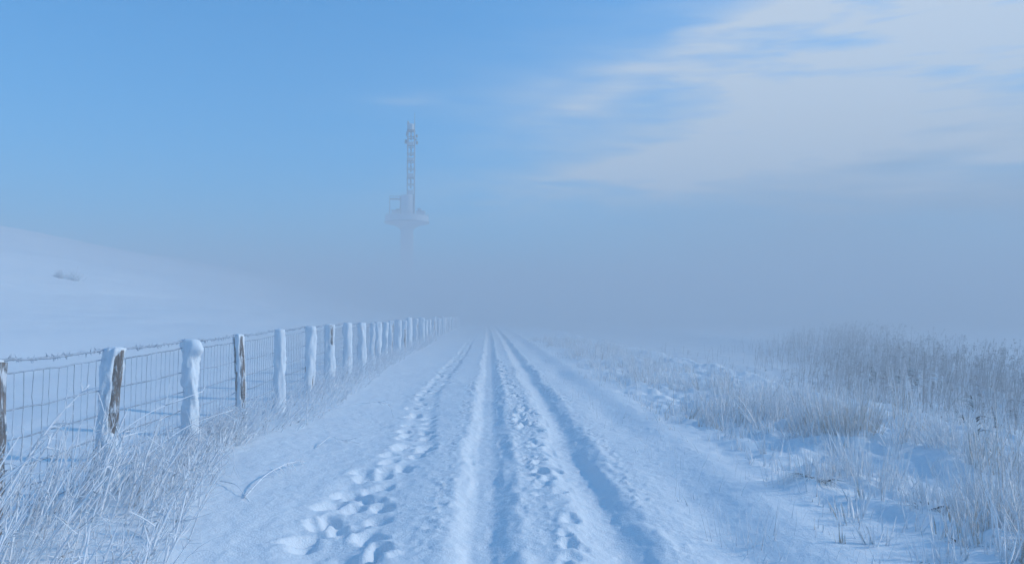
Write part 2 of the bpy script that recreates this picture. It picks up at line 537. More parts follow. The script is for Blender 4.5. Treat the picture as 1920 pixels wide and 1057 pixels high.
def sheet(name, x0, x1, label, cat):
    a = int(np.argmin(np.abs(xs - x0))); b = int(np.argmin(np.abs(xs - x1)))
    XX, YY, HH = X[:, a:b + 1], Y[:, a:b + 1], H[:, a:b + 1]
    ny, nx = XX.shape
    m = MB()
    i = np.arange(ny - 1)[:, None] * nx; j = np.arange(nx - 1)[None]
    q = np.stack([i + j, i + j + 1, i + nx + j + 1, i + nx + j], -1).reshape(-1, 4)
    m.add(np.stack([XX, YY, HH], -1).reshape(-1, 3), q)
    o = m.build(name, M_SNOW)
    return tag(o, label, cat, kind='structure')


sheet('hill', xs[0], XB[0], 'smooth snow covered bank rising beyond the wire fence', 'hill')
sheet('verge', XB[0], XB[1], 'snowy verge along the foot of the fence', 'verge')
sheet('path', XB[1], XB[2], 'snow covered track with two wheel ruts and footprints', 'path')
sheet('field', XB[2], xs[-1], 'snow covered meadow with hummocks right of the track', 'field')


# ------------------------------------------------------------------ fence
def post_rings(h, r, lean, curve, seed, flare=.25, rings=44, n=28):
    rs = np.random.default_rng(seed)
    z = np.linspace(-.15, h, rings)
    t = np.clip(z / h, 0, 1)
    cx = lean[0] * t + curve[0] * np.sin(t * math.pi); cy = lean[1] * t + curve[1] * np.sin(t * math.pi)
    a = np.arange(n) * 2 * math.pi / n
    A, Z = np.meshgrid(a, z)
    ca, sa = np.cos(A), np.sin(A)
    rad = r * (1 + flare * np.exp(-Z / .16) * .6)
    ph = rs.uniform(0, 6, 3)
    rad = rad * (1 + .10 * np.cos(2 * A + ph[0]) + .07 * np.cos(3 * A + ph[1] + Z * 1.2) + .05 * np.cos(5 * A + ph[2] - Z))
    rad = rad * (1 + .16 * vnoise(ca * 2.0 + seed, Z * 3.4 + sa * 2.0, seed) + .07 * vnoise(ca * 6, Z * 5 + sa * 6, seed + 3))
    return A, Z, rad, cx, cy


def ring_mesh(A, rad, cx, cy, z, n):
    rings = len(z)
    v = np.stack([cx[:, None] + rad * np.cos(A), cy[:, None] + rad * np.sin(A), np.broadcast_to(z[:, None], A.shape) if z.ndim == 1 else z], -1).reshape(-1, 3)
    i = np.arange(rings - 1)[:, None] * n; j = np.arange(n)[None]; k = (j + 1) % n
    q = np.stack([i + j, i + k, i + n + k, i + n + j], -1).reshape(-1, 4)
    return v, q


def make_post(parent, loc, h, r, lean, curve, seed, bare, knob=None, swell=None, label=None, rings=44, n=28, crust_t=.022):
    """bare: list of (angle, half width, z0, z1) sectors where the wood shows"""
    A, Z, rad, cx, cy = post_rings(h, r, lean, curve, seed, rings=rings, n=n)
    w = MB()
    v, q = ring_mesh(A, rad, cx, cy, Z[:, 0], n)
    top = np.array([[cx[-1], cy[-1], h + .012]])
    w.add(np.concatenate([v, top]), q, [[(rings - 1) * n + j, (rings - 1) * n + (j + 1) % n, rings * n] for j in range(n)])
    post = w.build('post', M_WOOD, parent)
    post.location = loc
    if label: post['label'] = label
    # plastered snow
    mask = np.ones_like(A)
    nz = .30 * vnoise(np.cos(A) * 3 + seed, Z * 5.5 + np.sin(A) * 3, seed + 9) + .16 * vnoise(np.cos(A) * 8, Z * 15 + np.sin(A) * 8, seed + 11)
    for a0, hw, z0, z1 in bare:
        da = np.abs((A - a0 + math.pi) % (2 * math.pi) - math.pi)
        inz = sstep(Z, z0 - .06, z0 + .06) * sstep(Z, z1 + .06, z1 - .06)
        mask = np.minimum(mask, 1 - (1 - sstep(da / hw + nz, .75, 1.15)) * inz)
    th = crust_t * (1 + .95 * vnoise(np.cos(A) * 2.2, Z * 5 + np.sin(A) * 2.2, seed + 17) + .38 * vnoise(np.cos(A) * 7, Z * 18 + np.sin(A) * 7, seed + 23))
    th = th + .006 * vnoise(A * 9 + seed, Z * 38, seed + 29) + .004 * vnoise(A * 17, Z * 70, seed + 31)
    th = th + .011 * vnoise(np.cos(A) * 3.1 + seed, Z * 9 + np.sin(A) * 3.1, seed + 37)
    th = np.maximum(th, .004)
    rc = rad + np.where(mask > .02, -.012 + (th + .014) * mask, -.014)
    if knob:
        ka, kz, kr, kh = knob; kz = h - .085
        da = np.abs((A - ka + math.pi) % (2 * math.pi) - math.pi)
        rc = rc + kr * np.exp(-(da / .75) ** 2 - ((Z - kz) / kh) ** 2)
    if swell:
        ka, kz, kr, kh = swell
        da = np.abs((A - ka + math.pi) % (2 * math.pi) - math.pi)
        rc = rc + kr * np.exp(-(da / .8) ** 2 - ((Z - kz) / kh) ** 2)
    zz = Z[:, 0].copy(); zz[-1] += .014; zz[-2] += .010
    rc[-1] *= .93
    c = MB()
    v, q = ring_mesh(A, rc, cx, cy, zz, n)
    top = np.array([[cx[-1], cy[-1], h + .030]])
    c.add(np.concatenate([v, top]), q, [[(rings - 1) * n + j, (rings - 1) * n + (j + 1) % n, rings * n] for j in range(n)])
    c.build('snow_crust', M_CRUST, post)
    return Vector(loc) + Vector((lean[0], lean[1], 0))


FX = -3.12
fence = empty('fence', (FX, 4.8, 0), 'rustic wooden post fence with stock netting and barbed wire, caked in frost and snow', 'fence')
OFF = Vector(fence.location)


def fence_d(px):
    return -FX / ((910.0 - px) / FPX)


posts = []   # (px, height, radius, lean, curve, bare sectors, knob, swell, label)
E_ = 0.0
PI = math.pi
spec = [
    (1, 1.25, .080, (.01, 0), (.015, 0), [(-1.2, 3.6, -.2, 1.22)], None, None, 'weathered grey wooden post flecked with frost'),
    (226, 1.255, .060, (.03, 0), (-.035, 0), [(-.20, 1.02, .42, 1.17)], None, (-.55, .36, .055, .13), 'bent post, snow on one side and bare brown wood down the other'),
    (367, 1.27, .062, (-.01, 0), (.010, 0), [(PI * .95, .55, .1, 1.1)], (-.45, 1.15, .085, .065), None, 'fully snow coated post with a knob near its top'),
    (460, 1.28, .058, (-.045, 0), (.02, 0), [(-.45, .72, .1, 1.2), (-2.65, .62, .15, 1.2)], None, None, 'split dark post with a band of snow down its middle'),
    (530, 1.31, .062, (0, 0), (0, 0), [(PI, .4, .3, .9)], None, None, None),
    (583, 1.33, .074, (.03, 0), (.01, 0), [(PI * 1.05, .45, .0, .7), (-.1, .35, 0, .4)], None, None, None),
    (621, 1.34, .082, (0, 0), (0, 0), [(-.8, .45, .85, 1.3), (PI, .6, .1, 1.2)], None, None, None),
    (653, 1.35, .075, (.02, 0), (0, 0), [(PI, .4, .3, 1.0)], None, None, None),
    (680, 1.33, .085, (0, 0), (0, 0), [(PI, .5, .2, 1.1)], None, None, None),
    (700, 1.30, .060, (.02, 0), (0, 0), [(.2, .8, .3, 1.2)], None, None, None),
    (709, 1.32, .075, (.02, 0), (0, 0), [], None, None, None),
    (721, 1.30, .075, (.06, 0), (0, 0), [(PI, .5, .2, 1.2)], None, None, None),
    (732, 1.33, .070, (.05, 0), (0, 0), [(0, .6, .1, 1.2)], None, None, None),
    (746, 1.36, .085, (.04, 0), (0, 0), [], None, None, None),
    (758, 1.32, .080, (.02, 0), (0, 0), [(-.5, .8, .1, .9)], None, None, None),
    (768, 1.42, .105, (0, 0), (0, 0), [], None, None, None),
    (779, 1.36, .085, (.02, 0), (0, 0), [(.1, .5, .2, 1.1)], None, None, None),
    (791, 1.40, .125, (0, 0), (0, 0), [], None, None, None),
]
tops = []
for i, (px, h, r, lean, curve, bare, knob, swell, lab) in enumerate(spec):
    d = fence_d(px)
    z = float(gz(FX, d)) - .02
    make_post(fence, Vector((FX, d, z)) - OFF, h - z, r, lean, curve, 100 + i, bare, knob, swell, lab,
              rings=60 if i < 4 else 34, n=36 if i < 4 else 20, crust_t=(.010, .017, .018, .014)[i] if i < 4 else .020)
    tops.append((FX + lean[0], d, h))
d = tops[-1][1]
i = len(tops)
while d < 84:
    d += random.uniform(2.0, 3.4)
    h = random.uniform(1.24, 1.42)
    z = float(gz(FX, d)) - .02
    lean = (random.uniform(-.05, .06), random.uniform(-.05, .05))
    make_post(fence, Vector((FX, d, z)) - OFF, h - z, random.uniform(.07, .1), lean, (0, 0), 200 + i,
              [(random.choice([PI, 0, -.5]), .6, .1, 1.1)] if random.random() < .5 else [], rings=16, n=12)
    tops.append((FX + lean[0], d, h)); i += 1
# the bay that runs out of the frame on the near side
tops.insert(0, (FX, 2.7, 1.26))

HW = [1.18, .93, .725, .53, .37, .22, .09]
bare_tags = 0
for b in range(len(tops) - 1):
    (xa, ya, ha), (xb, yb, hb) = tops[b], tops[b + 1]
    L = yb - ya
    rs = np.random.default_rng(300 + b)
    det = yb < 24
    wx = FX - .085                                     # netting is stapled to the field side of the posts
    # netting
    m = MB()
    sag = .012
    lines = []
    k = 9 if det else 3
    tpos = np.linspace(0, 1, k)
    dz = (ha - 1.26) * (1 - tpos) + (hb - 1.26) * tpos
    for hh in HW:
        zz = hh + dz - sag * np.sin(tpos * PI) + rs.normal(0, .004, k)
        p = np.stack([np.full(k, wx) + rs.normal(0, .003, k), ya + L * tpos, zz], 1) - np.array(OFF)
        m.tube(p, np.full(k, .0052 if det else .006) * rs.uniform(.8, 1.25, k), 4 if det else 3, rnd=rs.uniform(0, .6), cap=False)
        lines.append(zz)
    nv = max(3, int(round(L / .105))) if det else max(3, int(round(L / .2)))
    for v in range(1, nv):
        tq = (v + rs.normal(0, .05)) / nv
        pts = []
        for li in range(len(HW)):
            pts.append([wx + .004, ya + L * tq + rs.normal(0, .004), np.interp(tq, tpos, lines[li])])
            if li < len(HW) - 1 and det:
                z2 = np.interp(tq, tpos, lines[li + 1])
                kink = rs.normal(0, .006)
                pts.append([wx, ya + L * tq + kink, pts[-1][2] * .25 + z2 * .75])
        m.tube(np.array(pts) - np.array(OFF), (.0029 if det else .004), 3, rnd=rs.uniform(0, .7), cap=False)
        if det:                                        # rimed knots where the wires cross
            for li in range(5):
                q = np.array([wx, ya + L * tq, np.interp(tq, tpos, lines[li])]) - np.array(OFF)
                m.tube([q - [0, .012, .004], q, q + [0, .012, .004]], [.003, .0072, .003], 4, rnd=.8, cap=False)
    m.build('wire_netting', M_WIRE, fence)
    # barbed wire at the top of the posts
    m = MB()
    k = 15 if det else 4
    tpos = np.linspace(0, 1, k)
    za, zb = ha + .005, hb + .005
    p = np.stack([np.full(k, wx + .02), ya + L * tpos, za * (1 - tpos) + zb * tpos - .018 * np.sin(tpos * PI) + rs.normal(0, .003, k)], 1) - np.array(OFF)
    m.tube(p, np.full(k, .0085 if det else .008) * rs.uniform(.75, 1.3, k), 5 if det else 3, rnd=.35, cap=False)
    nb = int(L / .014) if det else int(L / .15)
    if nb:
        tb = rs.uniform(0, 1, nb)
        base = np.stack([np.interp(tb, tpos, p[:, c]) for c in range(3)], 1)
        dr = rs.normal(0, 1, (nb, 3)) * [.8, .7, .9] + [0, 0, -.1]
        dr /= np.linalg.norm(dr, axis=1, keepdims=True)
        m.blades(base, dr, rs.uniform(.012, .042, nb), np.zeros((nb, 3)), np.full(nb, .0048), 2, 3, rng=rs)
    m.build('barbed_wire', M_WIRE, fence)


# ------------------------------------------------------------------ radio tower
M_CONC = mat_plain('frosted_concrete', (0.32, 0.37, 0.43), .8, 0, .10, .4)
M_TWHITE = mat_plain('frosted_cladding', (0.48, 0.55, 0.62), .6, 0, .08, .6)
M_TDARK = mat_plain('tower_steel', (0.075, 0.09, 0.115), .6, .2, .15, 2.0)
M_TGREY = mat_plain('rimed_steel', (0.27, 0.31, 0.37), .65, .1, .12, 2.0)


def tower():
    D = 260.0
    sc = D / FPX
    tx = (763 - 910) / FPX * D
    zb = float(gz(tx, D))
    tw = empty('radio_tower', (tx, D, zb - .3), 'tall pale concrete telecommunications tower with platform and lattice mast rising out of the fog', 'radio tower')
    Z = lambda py: EYE + (590 - py) * sc - zb + .3
    P = lambda px: (px - 763) * sc
    m = MB()
    m.lathe([(2.9, 0), (2.45, 6), (2.25, 18), (2.2, Z(433)), (2.45, Z(430)), (3.1, Z(426.5)), (4.5, Z(423)), (6.2, Z(420.4)), (7.3, Z(419.2)), (7.3, Z(418.8))], 48)
    m.build('shaft', M_CONC, tw)
    m = MB()
    m.lathe([(6.2, Z(419)), (7.55, Z(418.8)), (7.6, Z(418)), (7.6, Z(415.6)), (7.5, Z(415.4)), (7.5, Z(406)), (7.3, Z(405.6)), (7.2, Z(406)), (7.2, Z(414)), (0.01, Z(414))], 64)
    pf = m.build('platform', M_TWHITE, tw, smooth=False)
    m = MB()
    m.lathe([(7.62, Z(419.0)), (7.72, Z(418.8)), (7.72, Z(417.2)), (7.62, Z(417.0))], 64)
    m.build('rim', M_TDARK, pf)
    m = MB()
    for k in range(28):
        a = k * 2 * PI / 28
        m.tube([[7.35 * math.cos(a), 7.35 * math.sin(a), Z(406)], [7.35 * math.cos(a), 7.35 * math.sin(a), Z(402)]], .05, 5)
    a = np.linspace(0, 2 * PI, 57)
    for zz in (Z(402), Z(404)):
        m.tube(np.stack([7.35 * np.cos(a), 7.35 * np.sin(a), np.full(57, zz)], 1), .05, 5, cap=False)
    m.build('railing', M_TGREY, pf)
    # drum shaped plant room
    m = MB()
    m.lathe([(2.5, Z(414)), (2.5, Z(371)), (2.45, Z(368)), (2.2, Z(366.2)), (.01, Z(366))], 40, (P(763.5), 0, 0))
    cab = m.build('plant_room', M_TWHITE, tw, smooth=False)
    m = MB()
    m.box((P(751.2), -1.35, (Z(370) + Z(404)) / 2), (.35, .5, Z(370) - Z(404)))
    m.box((P(776.2), -1.35, (Z(368) + Z(404)) / 2), (.45, .5, Z(368) - Z(404)))
    m.box((P(763.5), -2.2, Z(403.5)), (4.6, .8, .45))
    m.build('frame', M_TDARK, cab)
    # gantry on the left
    m = MB()
    m.box(((P(730) + P(751)) / 2, 0, Z(373.3)), (P(751) - P(730), .45, .55))
    m.box(((P(730) + P(751)) / 2, 0, Z(368)), (P(751) - P(730), .25, .18))
    g = m.build('gantry', M_TDARK, tw)
    m = MB()
    for yy in (-1.2, 1.2):
        m.tube([[P(730.5), yy * .3, Z(414)], [P(730.5), 0, Z(367)]], .13, 6)
    m.build('gantry_leg', M_TGREY, g)
    for name, x0, x1, z1, mt in (('equipment_box', 735, 749, 396, M_TWHITE), ('equipment_box', 780, 796, 397, M_TWHITE), ('equipment_box', 783, 790, 391, M_TGREY)):
        m = MB()
        z0 = Z(414) if z1 != 391 else Z(396.5)
        m.box(((P(x0) + P(x1)) / 2, .2, (z0 + Z(z1)) / 2), (P(x1) - P(x0), 2.4, Z(z1) - z0))
        bx = m.build(name, mt, tw, smooth=False)
        if z1 != 391:
            c = MB()
            c.box(((P(x0) + P(x1)) / 2, .2, Z(z1) + .12), ((P(x1) - P(x0)) * 1.06, 2.7, .22))
            if x0 < 760:
                c.box((P(746), .2, Z(z1) + .5), (1.3, 1.4, .55))
            c.build('roof', M_TDARK, bx, smooth=False)
    # lattice mast
    mast = bpy.data.objects.new('mast', None); COL.objects.link(mast); mast.parent = tw
    cx, hw = P(769.8), 1.22
    m = MB()
    for sx in (-1, 1):
        for sy in (-1, 1):
            m.tube([[cx + sx * hw, sy * hw, Z(368)], [cx + sx * hw * .92, sy * hw * .92, Z(231)]], .14, 6)
    m.build('lattice', M_TGREY, mast)
    rung = [244, 257, 274, 288, 303, 316.5, 334, 346, 366.5]
    for py in rung:
        m = MB()
        for sy in (-1, 1):
            m.box((cx, sy * hw, Z(py)), (2 * hw + .2, .25, .26))
        for sx in (-1, 1):
            m.box((cx + sx * hw, 0, Z(py)), (.25, 2 * hw - .3, .26))
        m.build('ring_frame', M_TDARK, mast, smooth=False)
    for a_, b_ in ((257, 274), (288, 303), (316.5, 334), (346, 366.5)):
        m = MB()
        zt = Z(a_ * .50 + b_ * .50)
        m.box((cx, -.2, (Z(b_) + .25 + zt) / 2), (1.7, 1.4, zt - Z(b_) - .25))
        m.build('cladding_panel', M_TWHITE, mast, smooth=False)
    for a_, b_ in ((244, 262), (274, 293), (303, 322), (334, 354)):
        m = MB()
        m.tube([[cx, -.2, Z(b_)], [cx, -.2, Z(a_)]], .17, 6)
        for k in range(7):
            zz = Z(b_) + (Z(a_) - Z(b_)) * (k + .5) / 7
            m.box((cx, -.2, zz), (.85, .12, .14))
        m.build('ladder', M_TDARK, mast)
    m = MB()
    m.lathe([(1.15, Z(244)), (1.15, Z(233)), (.9, Z(231)), (.01, Z(230.7))], 20, (cx, 0, 0))
    m.build('radome', M_TWHITE, mast)
    m = MB()
    m.tube([[P(776.6), 0, Z(402)], [P(776.6), 0, Z(262)], [P(776.4), 0, Z(236)], [P(776.2), 0, Z(209)]], [.26, .22, .15, .07], 6)
    m.build('whip_antenna', M_TGREY, mast)
    m = MB()
    m.tube([[P(763.6), 0, Z(250)], [P(763.6), 0, Z(225)]], .13, 6)
    m.box((P(764.2), -.1, Z(228)), (.55, .5, .9)); m.box((P(766), -.1, Z(230)), (.4, .4, .5))
    m.build('aerial', M_TGREY, mast)
    for px, py, rot, sz in ((760.3, 265, .5, (.75, .5, 1.3)), (762.3, 263.5, -.5, (.6, .5, .8)), (762, 250, .2, (.5, .5, 1.5)), (780.5, 254, -.4, (.55, .5, 1.0)),
                            (778.6, 261, .3, (.9, .5, .5)), (781, 267, -.6, (.55, .5, 1.1))):
        m = MB()
        m.box((P(px), -.3, Z(py)), sz, rot)
        m.tube([[P(px), -.1, Z(py)], [cx + (hw if px > 770 else -hw), 0, Z(py) + .2]], .08, 5)
        m.build('panel_antenna', M_TDARK, mast, smooth=False)


tower()


# ------------------------------------------------------------------ plants
def unit(a):
    return a / (np.linalg.norm(a, axis=-1, keepdims=True) + 1e-9)


def clump(m, x, y, n, h, spread, r, lean=(0, 0), rs=RNG, droop=.16, segs=5, lump=.35, fan=.24, hv=.45, flat=.45):
    """one clump of stems into m; world coordinates"""
    a = rs.uniform(0, 6.283, n); q = np.sqrt(rs.uniform(0, 1, n)) * spread
    bx, by = x + np.cos(a) * q, y + np.sin(a) * q
    base = np.stack([bx, by, gz(bx, by) - .02], 1)
    d = np.stack([np.cos(a) * fan * q / max(spread, 1e-3) + rs.normal(0, .10, n) + lean[0], np.sin(a) * fan * q / max(spread, 1e-3) + rs.normal(0, .10, n) + lean[1], np.ones(n)], 1)
    d = unit(d)
    L = h * rs.uniform(1 - hv, 1.0, n)
    ba = rs.uniform(0, 6.283, n)
    bend = np.stack([np.cos(ba), np.sin(ba), -.45 * np.ones(n)], 1) * (droop * rs.uniform(0, 1, n) ** 1.5)[:, None] + np.array([lean[0], lean[1], 0]) * .35
    return m.blades(base, d, L, bend, r * rs.uniform(.6, 1.35, n), segs, 3, flat, lump, rng=rs)


def scatter_grass(name, label, mat, cells, rs, kind='stuff', cat='grass'):
    m = MB()
    for c in cells:
        clump(m, *c, rs=rs)
    return tag(m.build(name, mat), label, cat, kind=kind)


def meadow():
    rs = np.random.default_rng(21)
    pale, straw = [], []
    y = 4.6
    # near and middle meadow: clumps thicken away from the track
    N = 5200
    yy = 4.6 + (46 - 4.6) * rs.uniform(0, 1, N) ** 1.7
    xx = rs.uniform(1.75, 7.2, N)
    dens = fbm(xx * .8, yy * .55, 3, 7)
    edge = 2.3 + .3 * fbm(yy * .5, yy * 0, 2, 9)
    for x, yv, dn in zip(xx, yy, dens):
        e = sstep(x, 1.95, 3.7) * (1 - .8 * sstep(x, 5.2, 6.3))
        near = sstep(yv, 12, 5.5)
        pt = sstep(dn, -.12, .28)
        if rs.uniform() > (.06 + .94 * e) * (.20 + .80 * pt): continue
        if x < 2.4 and rs.uniform() < .7: continue
        h = (.12 + .40 * e * rs.uniform(.2, 1.2) ** 1.3) * (1 + .35 * dn)
        far = yv > 16
        n = int(rs.uniform(3, 12) * (.5 + .8 * e) * (.75 if far else 1))
        (straw if rs.uniform() < .14 + .2 * dn else pale).append((x, yv, max(n, 4), h, rs.uniform(.03, .15), .0078 if not far else .0075, (rs.normal(.0, .13), rs.normal(0, .12))))
    kw = []
    m1, m2 = MB(), MB()
    for c in pale: clump(m1, *c, rs=rs, segs=5, lump=.5, flat=.35, hv=.6)
    for c in straw: clump(m2, *c, rs=rs, segs=5, lump=.5, flat=.35, hv=.6)
    tag(m1.build('frosted_grass', M_GRASS), 'pale frosted grass standing through the snow of the meadow', 'grass', kind='stuff')
    tag(m2.build('straw_grass', M_STRAW), 'straw coloured frosted grass in patches of the meadow', 'grass', kind='stuff')
    # sparse single blades poking through at the edge of the track
    N = 520
    yy = 4.3 + 18 * rs.uniform(0, 1, N) ** 1.5; xx = 1.55 + rs.gamma(2.0, .45, N)
    base = np.stack([xx, yy, gz(xx, yy) - .01], 1)
    d = unit(np.stack([rs.normal(.05, .22, N), rs.normal(0, .22, N), np.ones(N)], 1))
    m = MB()
    m.blades(base, d, rs.uniform(.05, .22, N), np.stack([rs.normal(0, .2, N), rs.normal(0, .2, N), -.1 * np.ones(N)], 1), rs.uniform(.0015, .003, N), 3, 3, .5, .2, rng=rs)
    tag(m.build('sparse_grass', M_GRASS), 'sparse thin grass blades poking through snow beside the track', 'grass', kind='stuff')


meadow()


def plume(m, tip, d, size, rs, n=9):
    """drooping seed head of a reed: short ribbons swept to one side"""
    a = rs.uniform(0, 6.283)
    side = np.array([math.cos(a), math.sin(a), 0])
    t = rs.uniform(0, 1, n)
    base = tip - d * (size * t)[:, None]
    dr = unit(side * rs.uniform(.3, .9, n)[:, None] + d * .9 + rs.normal(0, .18, (n, 3)))
    bend = side * .5 + np.array([0, 0, -.75]) + rs.normal(0, .1, (n, 3))
    m.blades(base, dr, size * rs.uniform(.5, 1.0, n), bend, rs.uniform(.004, .008, n), 3, 3, .6, .3, tip=.3, rng=rs)


def reed_bed():
    rs = np.random.default_rng(33)
    st, pl = MB(), MB()
    N = 9000
    yy = 7.6 + 40 * rs.uniform(0, 1, N) ** 1.5
    xx = 8.1 + (2.0 + yy * .16) * rs.uniform(0, 1, N) ** .9 * 1.6
    dn = fbm(xx * .5, yy * .35, 3, 77)
    inside = xx - (8.1 + np.maximum(0, yy - 17) * .30) + 1.1 * fbm(xx * .45, yy * .3, 2, 78)
    edge = sstep(inside, -2.5, 5.5)
    keep = rs.uniform(0, 1, N) < (.60 + .55 * dn) * (.04 + .96 * edge)
    xx, yy, edge = xx[keep], yy[keep], edge[keep]; N = len(xx)
    base = np.stack([xx, yy, gz(xx, yy) - .02], 1)
    d = unit(np.stack([rs.normal(.03, .08, N), rs.normal(0, .08, N), np.ones(N)], 1))
    L = rs.uniform(.8, 1.6, N) * (.58 + .42 * edge) * (1 + .16 * fbm(xx * .5, yy * .35, 3, 5))
    bend = np.stack([rs.normal(.05, .09, N), rs.normal(0, .08, N), -.05 * np.ones(N)], 1)
    p = st.blades(base, d, L, bend, rs.uniform(.0035, .006, N) * (1 + yy / 60), 5, 3, 1, .15, rng=rs)
    # leaves
    M = 2 * N
    k = rs.integers(0, N, M); t = rs.uniform(.15, .85, M)
    lb = base[k] + d[k] * (L[k] * t)[:, None] + bend[k] * (L[k] * t ** 2)[:, None]
    la = rs.uniform(0, 6.283, M)
    ld = unit(np.stack([np.cos(la) * .5, np.sin(la) * .5, np.ones(M)], 1))
    st.blades(lb, ld, rs.uniform(.15, .45, M), np.stack([np.cos(la) * .5, np.sin(la) * .5, -.55 * np.ones(M)], 1), rs.uniform(.003, .006, M) * (1 + yy[k] / 80), 3, 3, .35, .1, rng=rs)
    # low undergrowth that fills the ditch
    M = 9000
    uy = 7.4 + 45 * rs.uniform(0, 1, M) ** 1.8; ux = 8.0 + (2.2 + uy * .16) * rs.uniform(0, 1, M) * 1.6
    ku = rs.uniform(0, 1, M) < .9 * sstep(ux - (8.0 + np.maximum(0, uy - 17) * .30) + 1.1 * fbm(ux * .45, uy * .3, 2, 78), -1.0, 3.5)
    ux, uy = ux[ku], uy[ku]; M = len(ux)
    ub = np.stack([ux, uy, gz(ux, uy) - .02], 1)
    ud = unit(np.stack([rs.normal(.02, .22, M), rs.normal(0, .2, M), np.ones(M)], 1))
    st.blades(ub, ud, rs.uniform(.4, 1.15, M), np.stack([rs.normal(.05, .2, M), rs.normal(0, .2, M), -.12 * np.ones(M)], 1), rs.uniform(.003, .0055, M), 4, 3, .5, .15, rng=rs)
    for i in range(N):
        if rs.uniform() < .72 and yy[i] < 45:
            tip = p[i, -1]; dd = unit(p[i, -1] - p[i, -2])
            plume(pl, tip, dd, rs.uniform(.10, .19), rs, 8 if yy[i] < 25 else 5)
    bed = tag(st.build('reed_grass', M_REED), 'grey brown frosted reeds standing in the ditch beyond the meadow', 'reeds', kind='stuff')
    pl.build('seed_head', M_PLUME, bed)['kind'] = 'stuff'


reed_bed()


def twigged(m, base, d, L, bend, r, rs, ntw, twl=.16, lump=.3, segs=6):
    """stems with short side twigs"""
    p = m.blades(base, d, L, bend, r, segs, 4, 1, lump, tip=.35, rng=rs)
    N = len(base); M = int(N * ntw)
    k = rs.integers(0, N, M); t = rs.uniform(.3, 1.0, M)
    b = base[k] + d[k] * (L[k] * t)[:, None] + bend[k] * (L[k] * t ** 2)[:, None]
    td = unit(d[k] + rs.normal(0, .65, (M, 3)))
    m.blades(b, td, rs.uniform(.3, 1.2, M) * twl, rs.normal(0, .3, (M, 3)), r[k] * .6, 3, 3, 1, lump, rng=rs)
    return p


def verge_weeds():
    rs = np.random.default_rng(55)
    m = MB()
    # dense tangle leaning away from the fence in the near corner
    N = 850
    yy = 3.1 + 5.4 * rs.uniform(0, 1, N)
    xx = -3.25 + rs.uniform(0, 1, N) ** 1.35 * np.interp(yy, [3, 4.6, 6, 8, 9], [1.5, 1.4, 1.05, .5, .6])
    keep = (rs.uniform(0, 1, N) < .95 - .3 * sstep(yy, 6.2, 8.2))
    xx, yy = xx[keep], yy[keep]; N = len(xx)
    base = np.stack([xx, yy, gz(xx, yy) - .03], 1)
    hfac = (1.30 - .72 * sstep(xx, -2.95, -2.0)) * np.interp(yy, [5.0, 6.0, 7.0, 8.5], [1, .82, .52, .45])
    d = unit(np.stack([rs.normal(.36, .20, N), rs.normal(.08, .24, N), np.ones(N)], 1))
    L = rs.uniform(.25, .78, N) * hfac
    bend = np.stack([rs.normal(.03, .06, N), rs.normal(0, .06, N), rs.normal(-.04, .04, N)], 1)
    twigged(m, base, d, L, bend, .0036 + .0085 * rs.uniform(0, 1, N) ** 2, rs, 3.0, .14, .45)
    # fine low grass under them
    N = 650
    yy = 3.1 + 6.5 * rs.uniform(0, 1, N); xx = -3.3 + np.interp(yy, [3, 4.6, 6, 8, 9], [1.6, 1.5, 1.1, .6, .7]) * rs.uniform(0, 1, N) ** 1.3
    keep = xx < -1.6
    xx, yy = xx[keep], yy[keep]; N = len(xx)
    base = np.stack([xx, yy, gz(xx, yy) - .02], 1)
    d = unit(np.stack([rs.normal(.35, .3, N), rs.normal(.05, .3, N), np.ones(N) * .9], 1))
    m.blades(base, d, rs.uniform(.12, .36, N) * np.interp(yy, [5, 7], [1, .6]), np.stack([rs.normal(.2, .2, N), rs.normal(0, .2, N), -.3 * np.ones(N)], 1), rs.uniform(.0018, .004, N), 4, 3, .5, .3, rng=rs)
    tag(m.build('frosted_weeds', M_WEED), 'tangle of frosted dead weeds leaning from the foot of the near fence posts', 'weeds', kind='stuff')
    # strip that follows the fence into the fog
    m = MB()
    N = 2600
    yy = 8.3 + 34 * rs.uniform(0, 1, N) ** 1.35
    wv = np.interp(yy, [8, 9, 10, 14, 20, 34], [.45, .7, 1.0, .95, .75, .6])
    xx = -3.35 + wv * 1.0 * rs.uniform(0, 1, N) ** 1.2
    dn = fbm(xx * .9, yy * .5, 2, 66)
    keep = rs.uniform(0, 1, N) < .72 + .5 * dn
    xx, yy = xx[keep], yy[keep]; N = len(xx)
    base = np.stack([xx, yy, gz(xx, yy) - .03], 1)
    d = unit(np.stack([rs.normal(.38, .18, N), rs.normal(.05, .2, N), np.ones(N)], 1))
    L = rs.uniform(.2, .62, N) * (1.05 - .4 * sstep(xx, -3.0, -2.3))
    twigged(m, base, d, L, np.stack([rs.normal(.1, .15, N), rs.normal(0, .12, N), rs.normal(-.14, .06, N)], 1), rs.uniform(.003, .0075, N) * (1 + yy / 70), rs, 1.8, segs=4)
    tag(m.build('fence_weeds', M_WEED), 'strip of frosted weeds along the fence fading into fog', 'weeds', kind='stuff')


verge_weeds()


# --- single plants that can be told apart
def tuft_thing(name, label, px, py, parts, seed, cat='grass clump', group=None):
    x, y = at(px, py)
    z = float(gz(x, y))
    t = empty(name, (x, y, z), label, cat, group)
    rs = np.random.default_rng(seed)
    for pname, mat, fn in parts:
        ms = fn(MB(), x, y, z, rs)
        for m in (ms if isinstance(ms, list) else [ms]):
            m.build(pname, mat, t).location = (-x, -y, -z)
    return t


def blades_fn(n, h, spread, r, **kw):
    return lambda m, x, y, z, rs: (clump(m, x, y, n, h, spread, r, rs=rs, **kw), m)[1]


